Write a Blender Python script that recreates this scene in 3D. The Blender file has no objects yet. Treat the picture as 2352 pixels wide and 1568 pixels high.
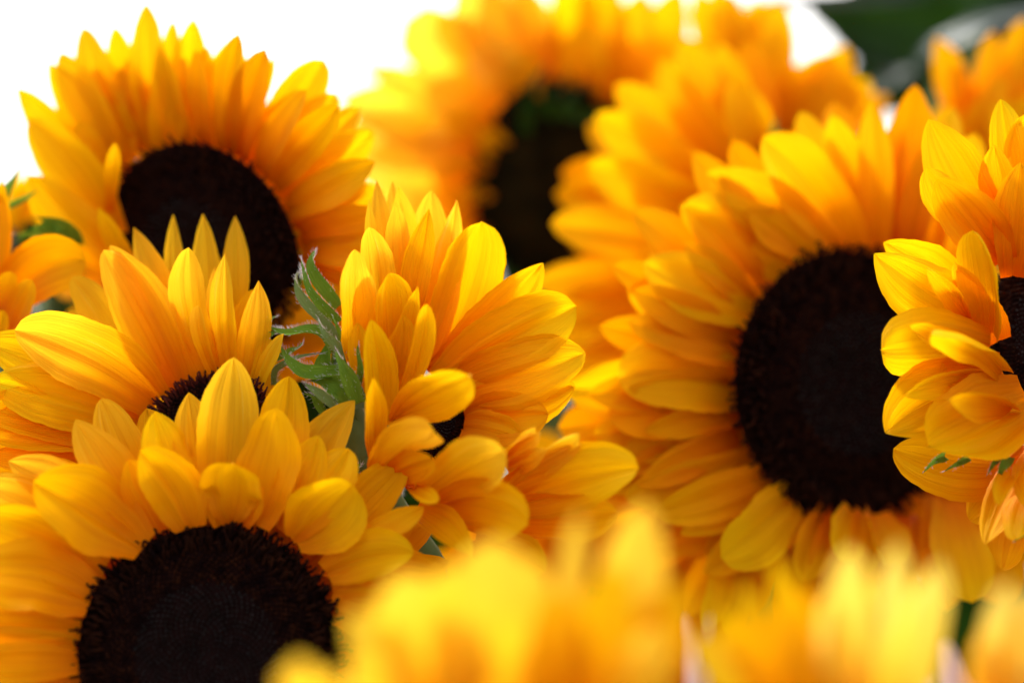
import bpy, math, random
import numpy as np
from mathutils import Vector, Matrix

SC = bpy.context.scene
random.seed(7)
np.random.seed(7)
R = math.radians

# ------------------------------------------------------------------ camera
cam_d = bpy.data.cameras.new('camera')
cam = bpy.data.objects.new('camera', cam_d)
SC.collection.objects.link(cam)
cam.location = (0, 0, 0)
cam.rotation_euler = (R(90), 0, 0)
cam_d.lens = 100
cam_d.sensor_width = 36
cam_d.clip_start = 0.02
cam_d.clip_end = 3000
cam_d.dof.use_dof = True
cam_d.dof.focus_distance = 0.653
cam_d.dof.aperture_fstop = 3.6
SC.camera = cam

# ------------------------------------------------------------------ sky and sun (bright hazy overcast)
SUN_EL, SUN_ROT = R(54), R(-35)
w = bpy.data.worlds.new("World")
SC.world = w
w.use_nodes = True
nt = w.node_tree
nt.nodes.clear()
sky = nt.nodes.new('ShaderNodeTexSky')
sky.sky_type = 'NISHITA'
sky.sun_disc = False
sky.sun_elevation = SUN_EL
sky.sun_rotation = SUN_ROT
sky.air_density = 1.0
sky.dust_density = 4.0
sky.ozone_density = 1.0
# thin bright cloud cover: the sky colour pulled towards its own grey value
bwn = nt.nodes.new('ShaderNodeRGBToBW')
mixc = nt.nodes.new('ShaderNodeMix'); mixc.data_type = 'RGBA'
mixc.inputs[0].default_value = 0.85
warm = nt.nodes.new('ShaderNodeMix'); warm.data_type = 'RGBA'; warm.blend_type = 'MULTIPLY'
warm.inputs[0].default_value = 1.0
warm.inputs[7].default_value = (1.0, 0.97, 0.95, 1)
bg = nt.nodes.new('ShaderNodeBackground')
bg.inputs[1].default_value = 0.15
wo = nt.nodes.new('ShaderNodeOutputWorld')
L = nt.links.new
L(sky.outputs[0], bwn.inputs[0])
L(sky.outputs[0], mixc.inputs[6])
L(bwn.outputs[0], mixc.inputs[7])
L(mixc.outputs[2], warm.inputs[6])
L(warm.outputs[2], bg.inputs[0])
L(bg.outputs[0], wo.inputs[0])

sd = bpy.data.lights.new('sun', 'SUN')
sun = bpy.data.objects.new('sun', sd)
SC.collection.objects.link(sun)
sd.energy = 1.35
sd.angle = R(11)
sd.color = (1.0, 0.96, 0.88)
_az = SUN_ROT
sdir = Vector((math.sin(_az) * math.cos(SUN_EL), math.cos(_az) * math.cos(SUN_EL), math.sin(SUN_EL)))
sun.rotation_euler = sdir.to_track_quat('Z', 'Y').to_euler()

vs = SC.view_settings
vs.view_transform = 'Standard'
vs.look = 'None'
vs.exposure = 1.78
vs.gamma = 1.0
vs.use_curve_mapping = False
SC.cycles.max_bounces = 10
SC.cycles.diffuse_bounces = 4
SC.cycles.transmission_bounces = 7


# ------------------------------------------------------------------ materials
def new_mat(name):
    m = bpy.data.materials.new(name)
    m.use_nodes = True
    n = m.node_tree
    n.nodes.clear()
    return m, n


def ramp(n, stops):
    r = n.nodes.new('ShaderNodeValToRGB')
    el = r.color_ramp.elements
    while len(el) < len(stops):
        el.new(0.5)
    for e, (p, c) in zip(el, stops):
        e.position = p
        e.color = (c[0], c[1], c[2], 1)
    return r


def petal_mat(name, tip, mid, base, transl=0.42, streak=1.0):
    m, n = new_mat(name)
    lk = n.links.new
    out = n.nodes.new('ShaderNodeOutputMaterial')
    uv = n.nodes.new('ShaderNodeUVMap')
    sep = n.nodes.new('ShaderNodeSeparateXYZ')
    lk(uv.outputs[0], sep.inputs[0])
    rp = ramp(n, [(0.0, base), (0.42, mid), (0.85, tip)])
    oi = n.nodes.new('ShaderNodeObjectInfo')
    # along-petal coordinate wobbled with soft noise
    tc = n.nodes.new('ShaderNodeTexCoord')
    nz = n.nodes.new('ShaderNodeTexNoise')
    nz.inputs['Scale'].default_value = 60
    nz.inputs['Detail'].default_value = 3
    lk(tc.outputs['Object'], nz.inputs['Vector'])
    ma = n.nodes.new('ShaderNodeMath'); ma.operation = 'MULTIPLY_ADD'
    ma.inputs[1].default_value = 0.5
    ma.inputs[2].default_value = -0.25
    lk(nz.outputs[0], ma.inputs[0])
    ad = n.nodes.new('ShaderNodeMath'); ad.operation = 'ADD'
    lk(sep.outputs[1], ad.inputs[0]); lk(ma.outputs[0], ad.inputs[1])
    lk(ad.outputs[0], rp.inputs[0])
    # veins: noise stretched along the petal
    mp = n.nodes.new('ShaderNodeMapping')
    mp.inputs['Scale'].default_value = (20, 0.9, 1)
    lk(uv.outputs[0], mp.inputs[0])
    addv = n.nodes.new('ShaderNodeVectorMath'); addv.operation = 'ADD'
    lk(mp.outputs[0], addv.inputs[0])
    cx = n.nodes.new('ShaderNodeCombineXYZ')
    mr = n.nodes.new('ShaderNodeMath'); mr.operation = 'MULTIPLY'; mr.inputs[1].default_value = 57
    lk(oi.outputs['Random'], mr.inputs[0])
    lk(mr.outputs[0], cx.inputs[0]); lk(mr.outputs[0], cx.inputs[2])
    lk(cx.outputs[0], addv.inputs[1])
    vn = n.nodes.new('ShaderNodeTexNoise')
    vn.inputs['Scale'].default_value = 1.0
    vn.inputs['Detail'].default_value = 2.5
    vn.inputs['Roughness'].default_value = 0.6
    lk(addv.outputs[0], vn.inputs['Vector'])
    vr = ramp(n, [(0.3, (1 - .08 * streak, 1 - .17 * streak, 0.75)), (0.52, (1, 1, 1)), (0.66, (1.0, 1.0, 1.0)), (0.74, (1.02, 1.16, 5.0))])
    lk(vn.outputs[0], vr.inputs[0])
    mu = n.nodes.new('ShaderNodeMix'); mu.data_type = 'RGBA'; mu.blend_type = 'MULTIPLY'
    mu.inputs[0].default_value = 1
    lk(rp.outputs[0], mu.inputs[6]); lk(vr.outputs[0], mu.inputs[7])
    # per petal variation
    hs = n.nodes.new('ShaderNodeHueSaturation')
    mrg = n.nodes.new('ShaderNodeMapRange')
    mrg.inputs[3].default_value = 0.490; mrg.inputs[4].default_value = 0.508
    lk(oi.outputs['Random'], mrg.inputs[0])
    lk(mrg.outputs[0], hs.inputs['Hue'])
    lk(mu.outputs[2], hs.inputs['Color'])
    # tiny pollen/dirt flecks
    sp = n.nodes.new('ShaderNodeTexVoronoi')
    sp.inputs['Scale'].default_value = 230
    lk(tc.outputs['Object'], sp.inputs['Vector'])
    sr = ramp(n, [(0.03, (1, 1, 1)), (0.06, (0, 0, 0))])
    lk(sp.outputs['Distance'], sr.inputs[0])
    cn = n.nodes.new('ShaderNodeTexNoise'); cn.inputs['Scale'].default_value = 35
    lk(tc.outputs['Object'], cn.inputs['Vector'])
    cr = ramp(n, [(0.60, (0, 0, 0)), (0.68, (1, 1, 1))])
    lk(cn.outputs[0], cr.inputs[0])
    mm = n.nodes.new('ShaderNodeMath'); mm.operation = 'MULTIPLY'
    lk(sr.outputs[0], mm.inputs[0]); lk(cr.outputs[0], mm.inputs[1])
    fl = n.nodes.new('ShaderNodeMix'); fl.data_type = 'RGBA'
    fl.inputs[7].default_value = (0.35, 0.12, 0.01, 1)
    lk(mm.outputs[0], fl.inputs[0]); lk(hs.outputs[0], fl.inputs[6])
    bmp = n.nodes.new('ShaderNodeBump')
    bmp.inputs['Strength'].default_value = 0.55 * streak
    bmp.inputs['Distance'].default_value = 0.0007
    lk(vn.outputs[0], bmp.inputs['Height'])
    pr = n.nodes.new('ShaderNodeBsdfPrincipled')
    pr.inputs['Roughness'].default_value = 0.5
    pr.inputs['Specular IOR Level'].default_value = 0.06
    tr = n.nodes.new('ShaderNodeBsdfTranslucent')
    lk(fl.outputs[2], pr.inputs['Base Color']); lk(fl.outputs[2], tr.inputs['Color'])
    lk(bmp.outputs[0], pr.inputs['Normal']); lk(bmp.outputs[0], tr.inputs['Normal'])
    ms = n.nodes.new('ShaderNodeMixShader'); ms.inputs[0].default_value = transl
    lk(pr.outputs[0], ms.inputs[1]); lk(tr.outputs[0], ms.inputs[2])
    lk(ms.outputs[0], out.inputs[0])
    return m


M_PET = petal_mat('petal_yellow', (0.95, 0.56, 0.002), (0.94, 0.45, 0.0), (0.86, 0.24, 0.0))
M_PETL = petal_mat('petal_lemon', (0.97, 0.58, 0.016), (0.96, 0.52, 0.003), (0.90, 0.31, 0.0), 0.54)
M_PETO = petal_mat('petal_orange', (0.94, 0.48, 0.001), (0.92, 0.36, 0.0), (0.80, 0.17, 0.0), 0.33)
M_PET_SHADE = petal_mat('petal_shade_amber', (0.92, 0.42, 0.0), (0.86, 0.29, 0.0), (0.66, 0.115, 0.0), 0.28)  # darker petal copy: shade between and behind petals put into the colour
M_PETC = petal_mat('petal_cream_yellow', (0.97, 0.70, 0.10), (0.97, 0.66, 0.06), (0.95, 0.45, 0.01), 0.45)
M_PETB = petal_mat('petal_pale_lemon', (0.98, 0.66, 0.04), (0.97, 0.60, 0.015), (0.93, 0.38, 0.001), 0.5)


def simple_mat(name, c1, c2, scale=60, rough=0.7, spec=0.2, transl=0.0, bump=0.0, uvstretch=None):
    m, n = new_mat(name)
    lk = n.links.new
    out = n.nodes.new('ShaderNodeOutputMaterial')
    tc = n.nodes.new('ShaderNodeTexCoord')
    nz = n.nodes.new('ShaderNodeTexNoise')
    nz.inputs['Scale'].default_value = scale
    nz.inputs['Detail'].default_value = 4
    if uvstretch:
        mp = n.nodes.new('ShaderNodeMapping')
        mp.inputs['Scale'].default_value = uvstretch
        lk(tc.outputs['UV'], mp.inputs[0]); lk(mp.outputs[0], nz.inputs['Vector'])
    else:
        lk(tc.outputs['Object'], nz.inputs['Vector'])
    rp = ramp(n, [(0.35, c1), (0.65, c2)])
    lk(nz.outputs[0], rp.inputs[0])
    pr = n.nodes.new('ShaderNodeBsdfPrincipled')
    pr.inputs['Roughness'].default_value = rough
    pr.inputs['Specular IOR Level'].default_value = spec
    lk(rp.outputs[0], pr.inputs['Base Color'])
    if bump:
        b = n.nodes.new('ShaderNodeBump')
        b.inputs['Strength'].default_value = 0.6
        b.inputs['Distance'].default_value = bump
        lk(nz.outputs[0], b.inputs['Height']); lk(b.outputs[0], pr.inputs['Normal'])
    if transl:
        tr = n.nodes.new('ShaderNodeBsdfTranslucent')
        lk(rp.outputs[0], tr.inputs['Color'])
        ms = n.nodes.new('ShaderNodeMixShader'); ms.inputs[0].default_value = transl
        lk(pr.outputs[0], ms.inputs[1]); lk(tr.outputs[0], ms.inputs[2])
        lk(ms.outputs[0], out.inputs[0])
    else:
        lk(pr.outputs[0], out.inputs[0])
    return m


M_DISC = simple_mat('disc_dark', (0.006, 0.002, 0.002), (0.012, 0.004, 0.004), 400, 0.9, 0.03)
M_FLOR = simple_mat('floret_maroon', (0.004, 0.0012, 0.002), (0.034, 0.010, 0.004), 380, 0.7, 0.04)
M_OLIVE = simple_mat('disc_olive', (0.004, 0.004, 0.001), (0.020, 0.013, 0.003), 90, 0.8, 0.05)
M_FLOR2 = simple_mat('floret_red', (0.035, 0.004, 0.004), (0.085, 0.012, 0.006), 500, 0.6, 0.15)
M_FCEN = simple_mat('floret_centre', (0.004, 0.005, 0.004), (0.020, 0.020, 0.022), 700, 0.4, 0.2)
M_BRACT = simple_mat('bract_green', (0.11, 0.23, 0.015), (0.22, 0.38, 0.04), 5, 0.6, 0.12, 0.25, 0.0004, (14, 1.2, 1))
M_BRACT2 = simple_mat('bract_pale', (0.17, 0.26, 0.07), (0.28, 0.38, 0.13), 5, 0.6, 0.12, 0.25, 0.0004, (14, 1.2, 1))
M_BTIP = simple_mat('bract_tip', (0.14, 0.08, 0.06), (0.20, 0.20, 0.08), 200, 0.6, 0.25)
M_HAIR = simple_mat('bract_hair', (0.72, 0.66, 0.74), (0.85, 0.82, 0.86), 50, 0.45, 0.5, 0.4)
M_STEM = simple_mat('stem_green', (0.07, 0.12, 0.03), (0.14, 0.20, 0.06), 90, 0.6, 0.25, 0, 0.0004)
M_LEAF = simple_mat('leaf_green', (0.004, 0.018, 0.001), (0.022, 0.070, 0.003), 22, 0.55, 0.14, 0.18, 0.001)
M_LEAF2 = simple_mat('leaf_sky_sheen', (0.022, 0.042, 0.032), (0.055, 0.075, 0.070), 40, 0.5, 0.25, 0.05, 0.0012)  # blue-grey sheen of the sky put into the base colour
M_PAPER = simple_mat('paper_pink', (0.72, 0.50, 0.46), (0.80, 0.60, 0.55), 20, 0.8, 0.1, 0.3)
M_GROUND = simple_mat('paving', (0.07, 0.065, 0.05), (0.12, 0.105, 0.09), 6, 0.9, 0.1)

# ------------------------------------------------------------------ projection: photo pixels (2352 wide) + distance -> point
K = 0.36 / 2352


def P(x, y, d):
    return np.array([(x - 1176) * K * d, d, -(y - 784) * K * d])


def unit(v):
    return v / (np.linalg.norm(v) + 1e-12)


FULL = (0, 0, 1)
R1 = (0, 0, .4394)
R2 = (689, 0, .4394)
R3 = (1320.6, 0, .4394)
R4 = (0, 459.4, .3662)
R5 = (574.2, 344.5, .4394)
R6 = (0, 861.3, .4509)
R7 = (631.6, 918.7, .4151)
R8 = (1435.5, 516.8, .6704)


# ------------------------------------------------------------------ mesh helpers
def mesh_obj(name, verts, faces, mat, parent=None, uvs=None, smooth=True, mats=None, fmat=None):
    me = bpy.data.meshes.new(name)
    verts = np.asarray(verts, dtype=np.float32)
    faces = np.asarray(faces, dtype=np.int32)
    k = faces.shape[1]
    me.vertices.add(len(verts))
    me.vertices.foreach_set('co', verts.ravel())
    me.loops.add(faces.size)
    me.loops.foreach_set('vertex_index', faces.ravel())
    me.polygons.add(len(faces))
    me.polygons.foreach_set('loop_start', np.arange(0, faces.size, k, dtype=np.int32))
    me.polygons.foreach_set('loop_total', np.full(len(faces), k, dtype=np.int32))
    if uvs is not None:
        ul = me.uv_layers.new(name='UVMap')
        ul.data.foreach_set('uv', np.asarray(uvs, dtype=np.float32)[faces.ravel()].ravel())
    if mats:
        for m_ in mats:
            me.materials.append(m_)
        me.polygons.foreach_set('material_index', np.asarray(fmat, dtype=np.int32))
    else:
        me.materials.append(mat)
    me.update(calc_edges=True)
    me.validate()
    if smooth:
        me.polygons.foreach_set('use_smooth', np.ones(len(me.polygons), dtype=bool))
    o = bpy.data.objects.new(name, me)
    SC.collection.objects.link(o)
    if parent is not None:
        o.parent = parent
        o.matrix_parent_inverse = Matrix.Identity(4)
    return o


def grid_faces(nr, nc, wrap=False):
    f = []
    for i in range(nr - 1):
        for j in range(nc - 1 if not wrap else nc):
            a = i * nc + j
            b = i * nc + (j + 1) % nc
            f.append((a, b, b + nc, a + nc))
    return f


_gf = {}


def gfaces(nr, nc, wrap=False):
    k = (nr, nc, wrap)
    if k not in _gf:
        _gf[k] = grid_faces(nr, nc, wrap)
    return _gf[k]


def blade(B, M, T, U, W, nv=26, nu=11, wb=0.55, vm=0.5, rnd=0.62, cup=0.22, roll=0.0, twist=0.0,
          ridge=1.0, ruffle=0.04, notch=0.0, curl=0.0, skew=0.0, rs=None, path=None, tp=2.25):
    """petal or bract surface along the curve B-M-T; U is the face direction, W the width in metres"""
    rs = rs or random.Random(random.random())
    v = np.linspace(0, 1, nv)
    v = v ** 0.92
    c = np.outer((1 - v) ** 2, B) + np.outer(2 * v * (1 - v), M) + np.outer(v ** 2, T)
    t = np.outer(2 * (1 - v), M - B) + np.outer(2 * v, T - M)
    if path is not None:
        q = np.asarray(path)
        q = np.vstack([2 * q[0] - q[1], q, 2 * q[-1] - q[-2]])
        sg = np.clip(v, 0, .99999) * (len(q) - 3)
        i = sg.astype(int)
        f = (sg - i)[:, None]
        p0, p1, p2, p3 = q[i], q[i + 1], q[i + 2], q[i + 3]
        c = 0.5 * (2 * p1 + (p2 - p0) * f + (2 * p0 - 5 * p1 + 4 * p2 - p3) * f ** 2 + (3 * p1 - p0 - 3 * p2 + p3) * f ** 3)
        t = np.gradient(c, axis=0)
    t /= np.linalg.norm(t, axis=1)[:, None]
    Ln = np.linalg.norm(T - B)
    c = c + np.outer(curl * Ln * v ** 3, U)
    s = np.cross(t, U)
    s /= np.linalg.norm(s, axis=1)[:, None] + 1e-9
    n = np.cross(s, t)
    a = roll + twist * (v - 0.3)
    ca, sa = np.cos(a)[:, None], np.sin(a)[:, None]
    s, n = s * ca + n * sa, n * ca - s * sa
    x1 = np.clip(v / vm, 0, 1)
    x2 = np.clip((v - vm) / (1 - vm), 0, 1)
    wv = np.where(v < vm, wb + (1 - wb) * np.sin(x1 * math.pi / 2) ** 1.0, np.maximum(0, 1 - x2 ** tp) ** rnd)
    wv = np.maximum(wv, 0.012) * W * 0.5
    u = np.linspace(-1, 1, nu)
    ph = [rs.uniform(0, 6.28) for _ in range(6)]
    fr = rs.uniform(5, 9)
    UU, VV = np.meshgrid(u, v)
    WW = wv[:, None]
    side = WW * UU * (1 + 0.05 * np.sin(VV * fr + ph[0]) * np.sign(UU) + 0.012 * np.sin(VV * 37 + ph[5]) * np.abs(UU) + 0.010 * np.sin(VV * 71 + ph[4]) * np.abs(UU)) + skew * WW * np.sin(VV * math.pi)
    h = cup * WW * (UU ** 2 - 0.35)
    h += ridge * W * (0.030 * np.cos(UU * math.pi * 2.2 + ph[1] * 0.3 + 0.8 * VV) + (0.017 * np.cos(UU * math.pi * 4.3 + ph[2]) if nu > 8 else 0)) * np.sin(np.clip(VV * 1.05, 0, 1) * math.pi) ** 0.5
    h -= 0.055 * ridge * W * np.exp(-(UU / 0.16) ** 2)
    h += ruffle * W * np.abs(UU) ** 2 * np.sin(VV * fr * 1.4 + ph[3] + (UU > 0) * ph[4]) * np.sin(VV * math.pi) * 1.6
    fwd = np.zeros_like(UU)
    if notch:
        fwd = -notch * W * np.exp(-((UU - 0.1) / 0.35) ** 2) * np.clip((VV - 0.8) / 0.2, 0, 1)
    pos = c[:, None, :] + side[..., None] * s[:, None, :] + h[..., None] * n[:, None, :] + fwd[..., None] * t[:, None, :]
    uvs = np.stack([(UU * 0.5 + 0.5), VV], -1).reshape(-1, 2)
    return pos.reshape(-1, 3), gfaces(nv, nu), uvs


def tube(path, rad, k=8):
    path = np.asarray(path, dtype=float)
    n = len(path)
    rad = np.broadcast_to(np.asarray(rad, dtype=float), (n,))
    t = np.gradient(path, axis=0)
    t /= np.linalg.norm(t, axis=1)[:, None] + 1e-12
    ref = np.array([0.31, 0.87, 0.38])
    a = np.cross(t, ref); a /= np.linalg.norm(a, axis=1)[:, None] + 1e-12
    b = np.cross(t, a)
    th = np.arange(k) / k * 2 * math.pi
    ring = a[:, None, :] * np.cos(th)[None, :, None] + b[:, None, :] * np.sin(th)[None, :, None]
    pos = path[:, None, :] + ring * rad[:, None, None]
    return pos.reshape(-1, 3), gfaces(n, k, True)


def scatter(tv, tf, pos, ex, ey, ez, sc):
    """copies of a small template at many points, joined"""
    tv = np.asarray(tv); tf = np.asarray(tf)
    N = len(pos)
    V = pos[:, None, :] + sc[:, None, None] * (tv[None, :, 0, None] * ex[:, None, :] + tv[None, :, 1, None] * ey[:, None, :] + tv[None, :, 2, None] * ez[:, None, :])
    F = tf[None] + (np.arange(N) * len(tv))[:, None, None]
    return V.reshape(-1, 3), F.reshape(-1, tf.shape[1])


# floret templates (z up, unit height about 1)
T_BUD = tube([(0, 0, -.2), (0, 0, .45), (.0, 0, .8), (0, 0, 1.0)], [.36, .40, .28, .05], 6)
T_FORK = tube([(0, 0, -.2), (0, 0, .6), (.05, 0, 1.1), (.18, 0, 1.5), (.40, 0, 1.65), (.52, 0, 1.5)], [.30, .30, .22, .17, .13, .06], 5)
T_CURL = tube([(0, 0, -.2), (0, 0, .7), (.03, 0, 1.3), (.16, 0, 1.75), (.42, 0, 1.92), (.66, 0, 1.78), (.70, 0, 1.48), (.52, 0, 1.32), (.38, 0, 1.42)],
              [.28, .26, .20, .15, .14, .13, .12, .11, .06], 6)


# ------------------------------------------------------------------ flower builder
def root(name, loc, label, cat, group=None):
    o = bpy.data.objects.new(name, None)
    o.empty_display_size = 0.01
    SC.collection.objects.link(o)
    o.location = loc
    o['label'] = label
    o['category'] = cat
    if group:
        o['group'] = group
    return o


class Flower:
    def __init__(s, label, reg, cx, cy, d, N, rx, plane=None, mat=None, hi=False, blurred=False, pd=0.0):
        s.ox, s.oy, s.s = reg
        s.C = P(s.ox + cx * s.s, s.oy + cy * s.s, d)
        s.N = unit(np.array(N, dtype=float))
        s.PN = unit(np.array(plane, dtype=float)) if plane is not None else s.N
        s.d = d
        s.pd = pd
        s.r = rx * s.s * K * d
        s.mat = mat or M_PET
        s.hi = hi
        s.low = blurred
        s.rs = random.Random(hash(label) % 1000 if False else len(label) * 13 + int(cx))
        s.root = root('sunflower', (0, 0, 0), label, 'sunflower', 'sunflowers in the bunch')
        s.origin = s.C - s.N * 0.006
        s.root.location = s.origin
        a = np.array([0, 0, 1.0]) if abs(s.N[2]) < 0.9 else np.array([1.0, 0, 0])
        s.e1 = unit(np.cross(a, s.N))
        s.e2 = np.cross(s.N, s.e1)

    def add(s, name, geo, mat, parent=None, **kw):
        v, f = geo[0], geo[1]
        uv = geo[2] if len(geo) > 2 else None
        return mesh_obj(name, np.asarray(v) - s.origin, f, mat, parent or s.root, uv, **kw)

    def at(s, x, y, reg=None, dz=0.0):
        ox, oy, k = reg or (s.ox, s.oy, s.s)
        X, Y = ox + x * k, oy + y * k
        r = P(X, Y, 1.0)
        d = np.dot(s.PN, s.C) / np.dot(s.PN, r) + s.pd
        d = min(max(d, s.d - 0.05), s.d + 0.05)
        return r * (d + dz)

    def petal(s, bx, by, tx, ty, w, L=0, reg=None, bend=0.0, bow=None, roll=None, z=0.0, zt=0.0, mat=None, kind='petal', **kw):
        rs = s.rs
        k = (reg or (0, 0, s.s))[2]
        dzb = -L * 0.0012 - z
        dzt = -L * 0.0040 - z - zt
        B = s.at(bx, by, reg, dzb)
        T = s.at(tx, ty, reg, dzt)
        dx, dy = tx - bx, ty - by
        ln = math.hypot(dx, dy)
        mx, my = (bx + tx) / 2 - dy / ln * bend * 2, (by + ty) / 2 + dx / ln * bend * 2
        M = s.at(mx, my, reg, (dzb + dzt) / 2)
        view = -unit((B + T) / 2)
        Lw = np.linalg.norm(T - B)
        if bow is None:
            bow = rs.uniform(-0.10, 0.22)
        M = M + view * bow * Lw
        U = unit(0.62 * view + 0.38 * s.N)
        t = unit(T - B)
        if abs(np.dot(U, t)) > 0.93:
            U = unit(U + 0.7 * view)
        if roll is None:
            roll = rs.uniform(-0.38, 0.38)
        W = w * k * K * s.d * (1.10 if s.hi else 1.06)
        sd = unit(np.cross(t, U))
        nn = np.cross(sd, t)
        sr = sd * math.cos(roll) + nn * math.sin(roll)
        app = np.linalg.norm(sr - view * np.dot(sr, view))
        W /= max(app, 0.45)
        cup = kw.pop('cup', rs.uniform(0.02, 0.30))
        if 'rnd' not in kw:
            kw['rnd'] = rs.uniform(0.55, 0.8)
        if 'vm' not in kw:
            kw['vm'] = rs.uniform(0.42, 0.55)
        kw['rnd'] = min(kw['rnd'] * 1.05, 1.0)
        kw.setdefault('twist', rs.uniform(-0.35, 0.35) * (1 if s.hi else .5))
        if rs.random() < 0.3:
            kw.setdefault('notch', rs.uniform(.04, .12))
        if not s.hi:
            B = B - (T - B) * 0.05 + np.array([0, 0.0012, 0])
        if s.low:
            nv, nu = 16, 7
        elif s.hi:
            nv, nu = 36, 17
        else:
            nv, nu = 26, 11
        g = blade(B, M, T, U, W, nv=nv, nu=nu, cup=cup, roll=roll, rs=rs, **kw)
        return s.add(kind, g, mat or s.mat)

    def petals(s, lst, reg=None, **dk):
        for p in lst:
            o = dict(dk)
            if len(p) > 5:
                o['L'] = p[5]
            if len(p) > 6:
                o.update(p[6])
            s.petal(*p[:5], reg=reg, **o)

    def ring(s, n, length, a0=0, a1=360, lift=-0.15, wid=0.30, mat=None, r0=0.92, z=0.0):
        """petals spread round the disc, in the flower's own frame"""
        rs = s.rs
        for i in range(n):
            th = R(a0 + (a1 - a0) * (i + rs.uniform(-.25, .25)) / n)
            dr = s.e1 * math.cos(th) + s.e2 * math.sin(th)
            Ln = length * rs.uniform(0.85, 1.12)
            B = s.C + dr * s.r * r0 - s.N * (0.003 + z)
            T = s.C + dr * (s.r + Ln) + s.N * (lift * Ln - z)
            M = (B + T) / 2 + s.N * Ln * rs.uniform(0.02, 0.2)
            g = blade(B, M, T, s.N, Ln * wid * rs.uniform(.85, 1.15), nv=18, nu=9, cup=rs.uniform(.1, .35), roll=rs.uniform(-.25, .25),
                      rnd=rs.uniform(.55, .8), twist=rs.uniform(-.3, .3), rs=rs)
            s.add('petal', g, mat or s.mat)

    def disc(s, n=700, dm=None, fm=None, dome=0.22, rim='FORK', h=0.045, rimh=0.075, red=False, ecc=1.0, glint=True):
        r = s.r
        nr, nc = 14, 40
        V = []
        for i in range(nr):
            q = i / (nr - 1)
            for j in range(nc):
                th = j / nc * 2 * math.pi
                z = dome * r * (1 - q ** 2.2) - 0.10 * r * math.exp(-(q / 0.35) ** 2)
                V.append(s.C + (s.e1 * math.cos(th) + s.e2 * math.sin(th) * ecc) * q * r + s.N * z)
        dome_o = s.add('disc', (V, gfaces(nr, nc, True)), dm or M_DISC)

        def place(idx, total, tmpl, hh, mat, name, lean, jit=0.15):
            i = idx
            q = np.sqrt((i + 0.5) / total)
            th = i * 2.399963 + s.rs.random()
            rnd = np.random.RandomState(len(idx))
            q = q * (1 + rnd.normal(0, 0.006, len(i)))
            z = dome * r * (1 - np.minimum(q, 1) ** 2.2) - 0.10 * r * np.exp(-(q / 0.35) ** 2)
            dr = np.outer(np.cos(th), s.e1) + np.outer(np.sin(th), s.e2) * ecc
            pos = s.C + dr * (q * r)[:, None] + z[:, None] * s.N
            ln = lean * q[:, None] ** 2.5
            ez = s.N + dr * ln + rnd.normal(0, jit, (len(i), 3))
            ez /= np.linalg.norm(ez, axis=1)[:, None]
            exx = dr + rnd.normal(0, 0.55, (len(i), 3))
            exx -= ez * np.sum(exx * ez, 1)[:, None]
            exx /= np.linalg.norm(exx, axis=1)[:, None] + 1e-9
            ey = np.cross(ez, exx)
            sc = hh * r * rnd.uniform(0.75, 1.25, len(i))
            g = scatter(tmpl[0], tmpl[1], pos, exx, ey, ez, sc)
            o = s.add(name, g, mat, dome_o)
            o['kind'] = 'stuff'
            return o
        n_in = int(n * 0.30)
        n_mid = int(n * 0.62)
        place(np.arange(n_in), n, T_BUD, h * 0.8, fm or M_FCEN, 'inner_florets', 0.1)
        place(np.arange(n_in, n_mid), n, T_BUD, h * 1.25, fm or M_FLOR, 'middle_florets', 0.5)
        tm = T_CURL if rim == 'CURL' else T_FORK
        place(np.arange(n_mid, n), n, tm, rimh, fm or (M_FLOR2 if red else M_FLOR), 'outer_florets', 0.95, 0.22)
        return dome_o

    def calyx(s, nb=12, stem_to=None, rad=None):
        """green back of the head with its ring of bracts, and the stem"""
        r = (rad or s.r) * 0.93
        V = []
        nr, nc = 8, 24
        for i in range(nr):
            q = i / (nr - 1)
            a = q * math.pi / 2
            for j in range(nc):
                th = j / nc * 2 * math.pi
                V.append(s.C - s.N * (0.003 + 0.45 * r * math.cos(a)) + (s.e1 * math.cos(th) + s.e2 * math.sin(th)) * r * max(math.sin(a), 0.02))
        s.add('calyx', (V, gfaces(nr, nc, True)), M_STEM)
        for i in range(nb):
            th = 2 * math.pi * (i + s.rs.uniform(-.2, .2)) / nb
            dr = s.e1 * math.cos(th) + s.e2 * math.sin(th)
            B = s.C + dr * r * 0.85 - s.N * (0.0045 + 0.12 * r)
            T = s.C + dr * r * s.rs.uniform(1.05, 1.15) - s.N * (0.012 + 0.45 * r)
            M = s.C + dr * r * 1.08 - s.N * (0.0075 + .22 * r)
            s.add('bract', blade(B, M, T, s.N, r * 0.42, nv=10, nu=5, wb=0.8, vm=0.25, rnd=1.1, cup=.3, rs=s.rs), M_BRACT)
        b = s.C - s.N * (0.003 + 0.42 * r)
        e = b - s.N * 0.02 + np.array([0, 0, -0.05])
        end = np.array([b[0] - s.N[0] * 0.03, b[1] - s.N[1] * .03 + .02, GROUND_Z])
        v = np.linspace(0, 1, 22)
        k1 = b - s.N * 0.035
        k2 = np.array([end[0], end[1], b[2] - 0.08])
        path = np.outer((1 - v) ** 3, b) + np.outer(3 * v * (1 - v) ** 2, k1) + np.outer(3 * v ** 2 * (1 - v), k2) + np.outer(v ** 3, end)
        s.add('stem', tube(path, np.linspace(0.0055, 0.0042, 22), 10), M_STEM)

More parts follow.
